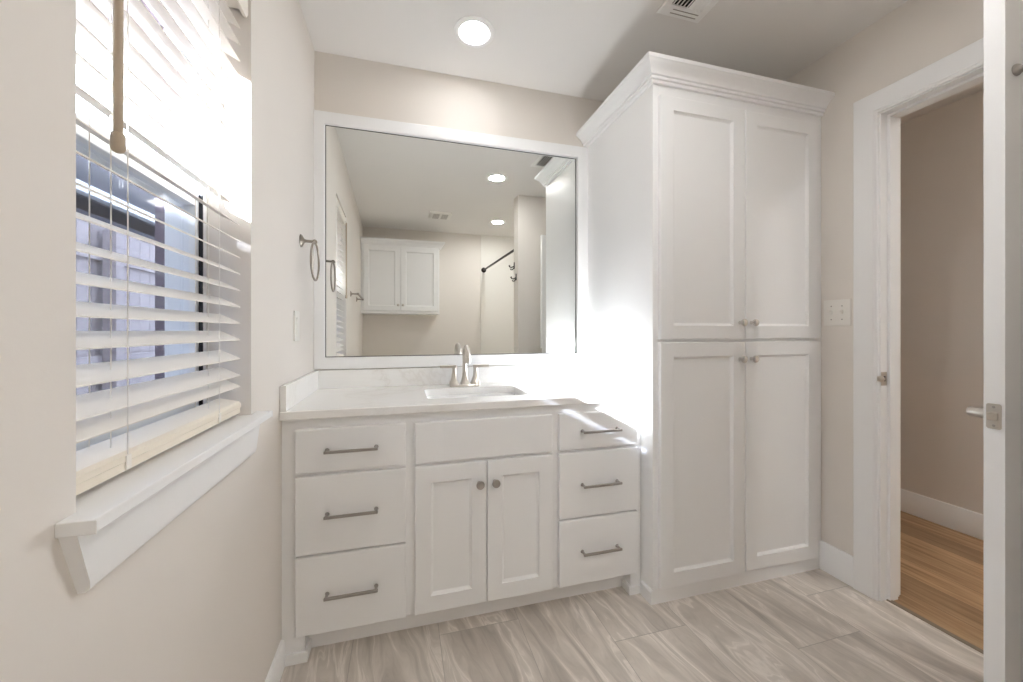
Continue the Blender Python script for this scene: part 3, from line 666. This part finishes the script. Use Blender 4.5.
# ------------------------------------------------------------------ rear part of the room (seen in the mirror)
YW = -0.925
wc = thing('wall_cabinet', 'white two-door wall cabinet on the rear wall, seen in the mirror', 'cabinet', (0.06, YR, 1.35))
cx0, cx1, cz0, cz1 = XL + 0.001, 0.520, 1.345, 2.150
obj('carcass', MB().box(cx0, cx1, YR + 0.0005, YW, cz0, cz1), WHITE, wc, bevel=0.0015)
def flip(m):      # doors are built facing -y; turn to face +y about x->, y mirrored around YW
    m.v = [(x, 2 * YW - y, z) for x, y, z in m.v]; return m
for xa, xb, kx in ((cx0 + 0.025, 0.054, 0.028), (0.058, cx1 - 0.012, 0.084)):
    d = obj('door', flip(shaker(xa, xb, cz0 + 0.022, cz1 - 0.012, YW - 0.019)), WHITE, wc, angle=25)
    obj('knob', flip(MB().lathe([(0.008, 0), (0.0055, 0.008), (0.006, 0.014), (0.014, 0.020), (0.015, 0.026), (0.006, 0.030)], (kx, YW - 0.019, cz0 + 0.09), (0, -1, 0), 20)), NICKEL, d)
m = MB(); m.loops([[(cx0, YW + o, cz1 - 0.012 + h) for o, h in cp], [(cx1 + o, YW + o, cz1 - 0.012 + h) for o, h in cp], [(cx1 + o, YR + 0.0005, cz1 - 0.012 + h) for o, h in cp]])
obj('crown_moulding', m, TRIM, wc, angle=30)
obj('bottom_rail', MB().box(cx0, cx1 + 0.004, YR + 0.0005, YW + 0.006, cz0 - 0.012, cz0 + 0.006), TRIM, wc, bevel=0.002)
m = MB(); m.box(1.115, XR, YR, YR + 0.012, 0.0, ZC - 0.002); m.box(XR - 0.012, XR, YR + 0.012, 0.250, 0.0, ZC - 0.002); m.box(1.13, XR - 0.012, 0.250, 0.262, 0.0, ZC - 0.002)
struct(obj('trim_4', m, SURROUND, bevel=0.003), 'white shower surround panels')
rod = thing('shower_rod', 'dark bronze shower curtain rod spanning the alcove, seen in the mirror', 'curtain rod', (1.155, -0.5, 1.955))
obj('tube', MB().tube([(1.155, YR + 0.012, 1.955), (1.155, 0.25, 1.955)], 0.0125, 14), BRONZE, rod)
for yy, ay in ((YR + 0.012, 1), (0.25, -1)):
    obj('flange', MB().lathe([(0.035, 0), (0.035, 0.006), (0.030, 0.014), (0.018, 0.024), (0.018, 0.034)], (1.155, yy, 1.955), (0, ay, 0), 24), BRONZE, rod)
for yy, zz, lab in ((0.285, 1.765, 'dark robe hook, upper one on the wing wall end, seen in the mirror'), (0.345, 1.645, 'dark robe hook, lower one on the wing wall end, seen in the mirror')):
    h = thing('robe_hook', lab, 'hook', (1.115, yy, zz), 'robe hooks on the wing wall end')
    obj('back_plate', MB().prism([(yy + a, zz + b) for a, b in ((-0.010, -0.025), (0.010, -0.025), (0.013, 0), (0.010, 0.035), (0, 0.042), (-0.010, 0.035), (-0.013, 0))], 'x', 1.1145, 1.109), BRONZE, h, bevel=0.001)
    obj('arm', MB().tube([(1.110, yy, zz), (1.085, yy, zz - 0.012), (1.068, yy, zz - 0.010), (1.060, yy, zz + 0.008)], [0.006, 0.0055, 0.0055, 0.009], 12), BRONZE, h)
    obj('lower_arm', MB().tube([(1.110, yy, zz - 0.014), (1.095, yy, zz - 0.034), (1.080, yy, zz - 0.036), (1.074, yy, zz - 0.024)], [0.0055, 0.005, 0.005, 0.007], 12), BRONZE, h)

# ------------------------------------------------------------------ outdoors
struct(obj('ground_outside', MB().box(-14, XB, -14, 20, -0.45, -0.4), GROUND, smooth=False), 'ground outside the window')
fe = thing('fence', 'weathered wooden board fence outside the window', 'fence', (-2.3, 3, -0.4))
m = MB(); y = -6.0
while y < 14.0:
    m.box(-2.245 + random.uniform(-.004, .004), -2.225, y, y + 0.135, -0.4, 1.93 + random.uniform(-0.008, 0.008)); y += 0.14
obj('board_panel', m, FENCE, fe, smooth=False)
for zz in (0.0, 0.85, 1.66): obj('rail', MB().box(-2.225, -2.187, -6, 14, zz, zz + 0.09), FENCE, fe, bevel=0.003)
for k in range(9): obj('post', MB().box(-2.187, -2.10, -5.9 + k * 2.4, -5.81 + k * 2.4, -0.4, 1.90), FENCE, fe, bevel=0.004)
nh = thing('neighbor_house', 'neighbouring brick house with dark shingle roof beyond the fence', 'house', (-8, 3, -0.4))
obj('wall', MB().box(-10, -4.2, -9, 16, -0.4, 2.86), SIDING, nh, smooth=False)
RZ = 1.38 + 0.52 * (6.4 - 0.41)
def gable(x0, xr, x1, ze, zr, ya, yb):
    return MB().prism([(x0, ze - 0.14), (x0, ze), (xr, zr), (x1, ze), (x1, ze - 0.14)], 'y', ya, yb)
rf = obj('roof', gable(-3.8, -6.4, -9.4, 2.92, 5.25, 3.2, 16.4), SHINGLE, nh, smooth=False)
obj('wing_roof', gable(-3.8, -6.4, -9.4, 2.92, RZ, -9.4, 3.2), SHINGLE, nh, smooth=False)
obj('gutter', MB().box(-3.8, -3.68, -9.4, 16.4, 2.80, 2.92), VINYL, nh, bevel=0.01)
pb = thing('sun_block_beam', 'added white beam, post and brace that shape the sun patch, outside the window', 'beam', (-0.95, 0.29, -0.4))  # added sun blocker: its outline trims the sunlight entering the window
PW = mat('white_beam_paint', (0.72, 0.71, 0.70), 0.6)
obj('beam', MB().box(-1.04, -0.88, -3.5, 7.0, 2.135, 2.34), PW, pb, bevel=0.004)
obj('post', MB().box(-1.02, -0.90, 0.22, 0.36, -0.4, 2.135), PW, pb, bevel=0.004)
obj('post', MB().box(-1.02, -0.90, 6.6, 6.74, -0.4, 2.135), PW, pb, bevel=0.004)
obj('brace', MB().prism([(0.36, 1.725), (0.722, 2.135), (0.56, 2.135), (0.36, 1.91)], 'x', -0.94, -0.90), PW, pb, bevel=0.003)  # added to give the sun patch its slanted edge
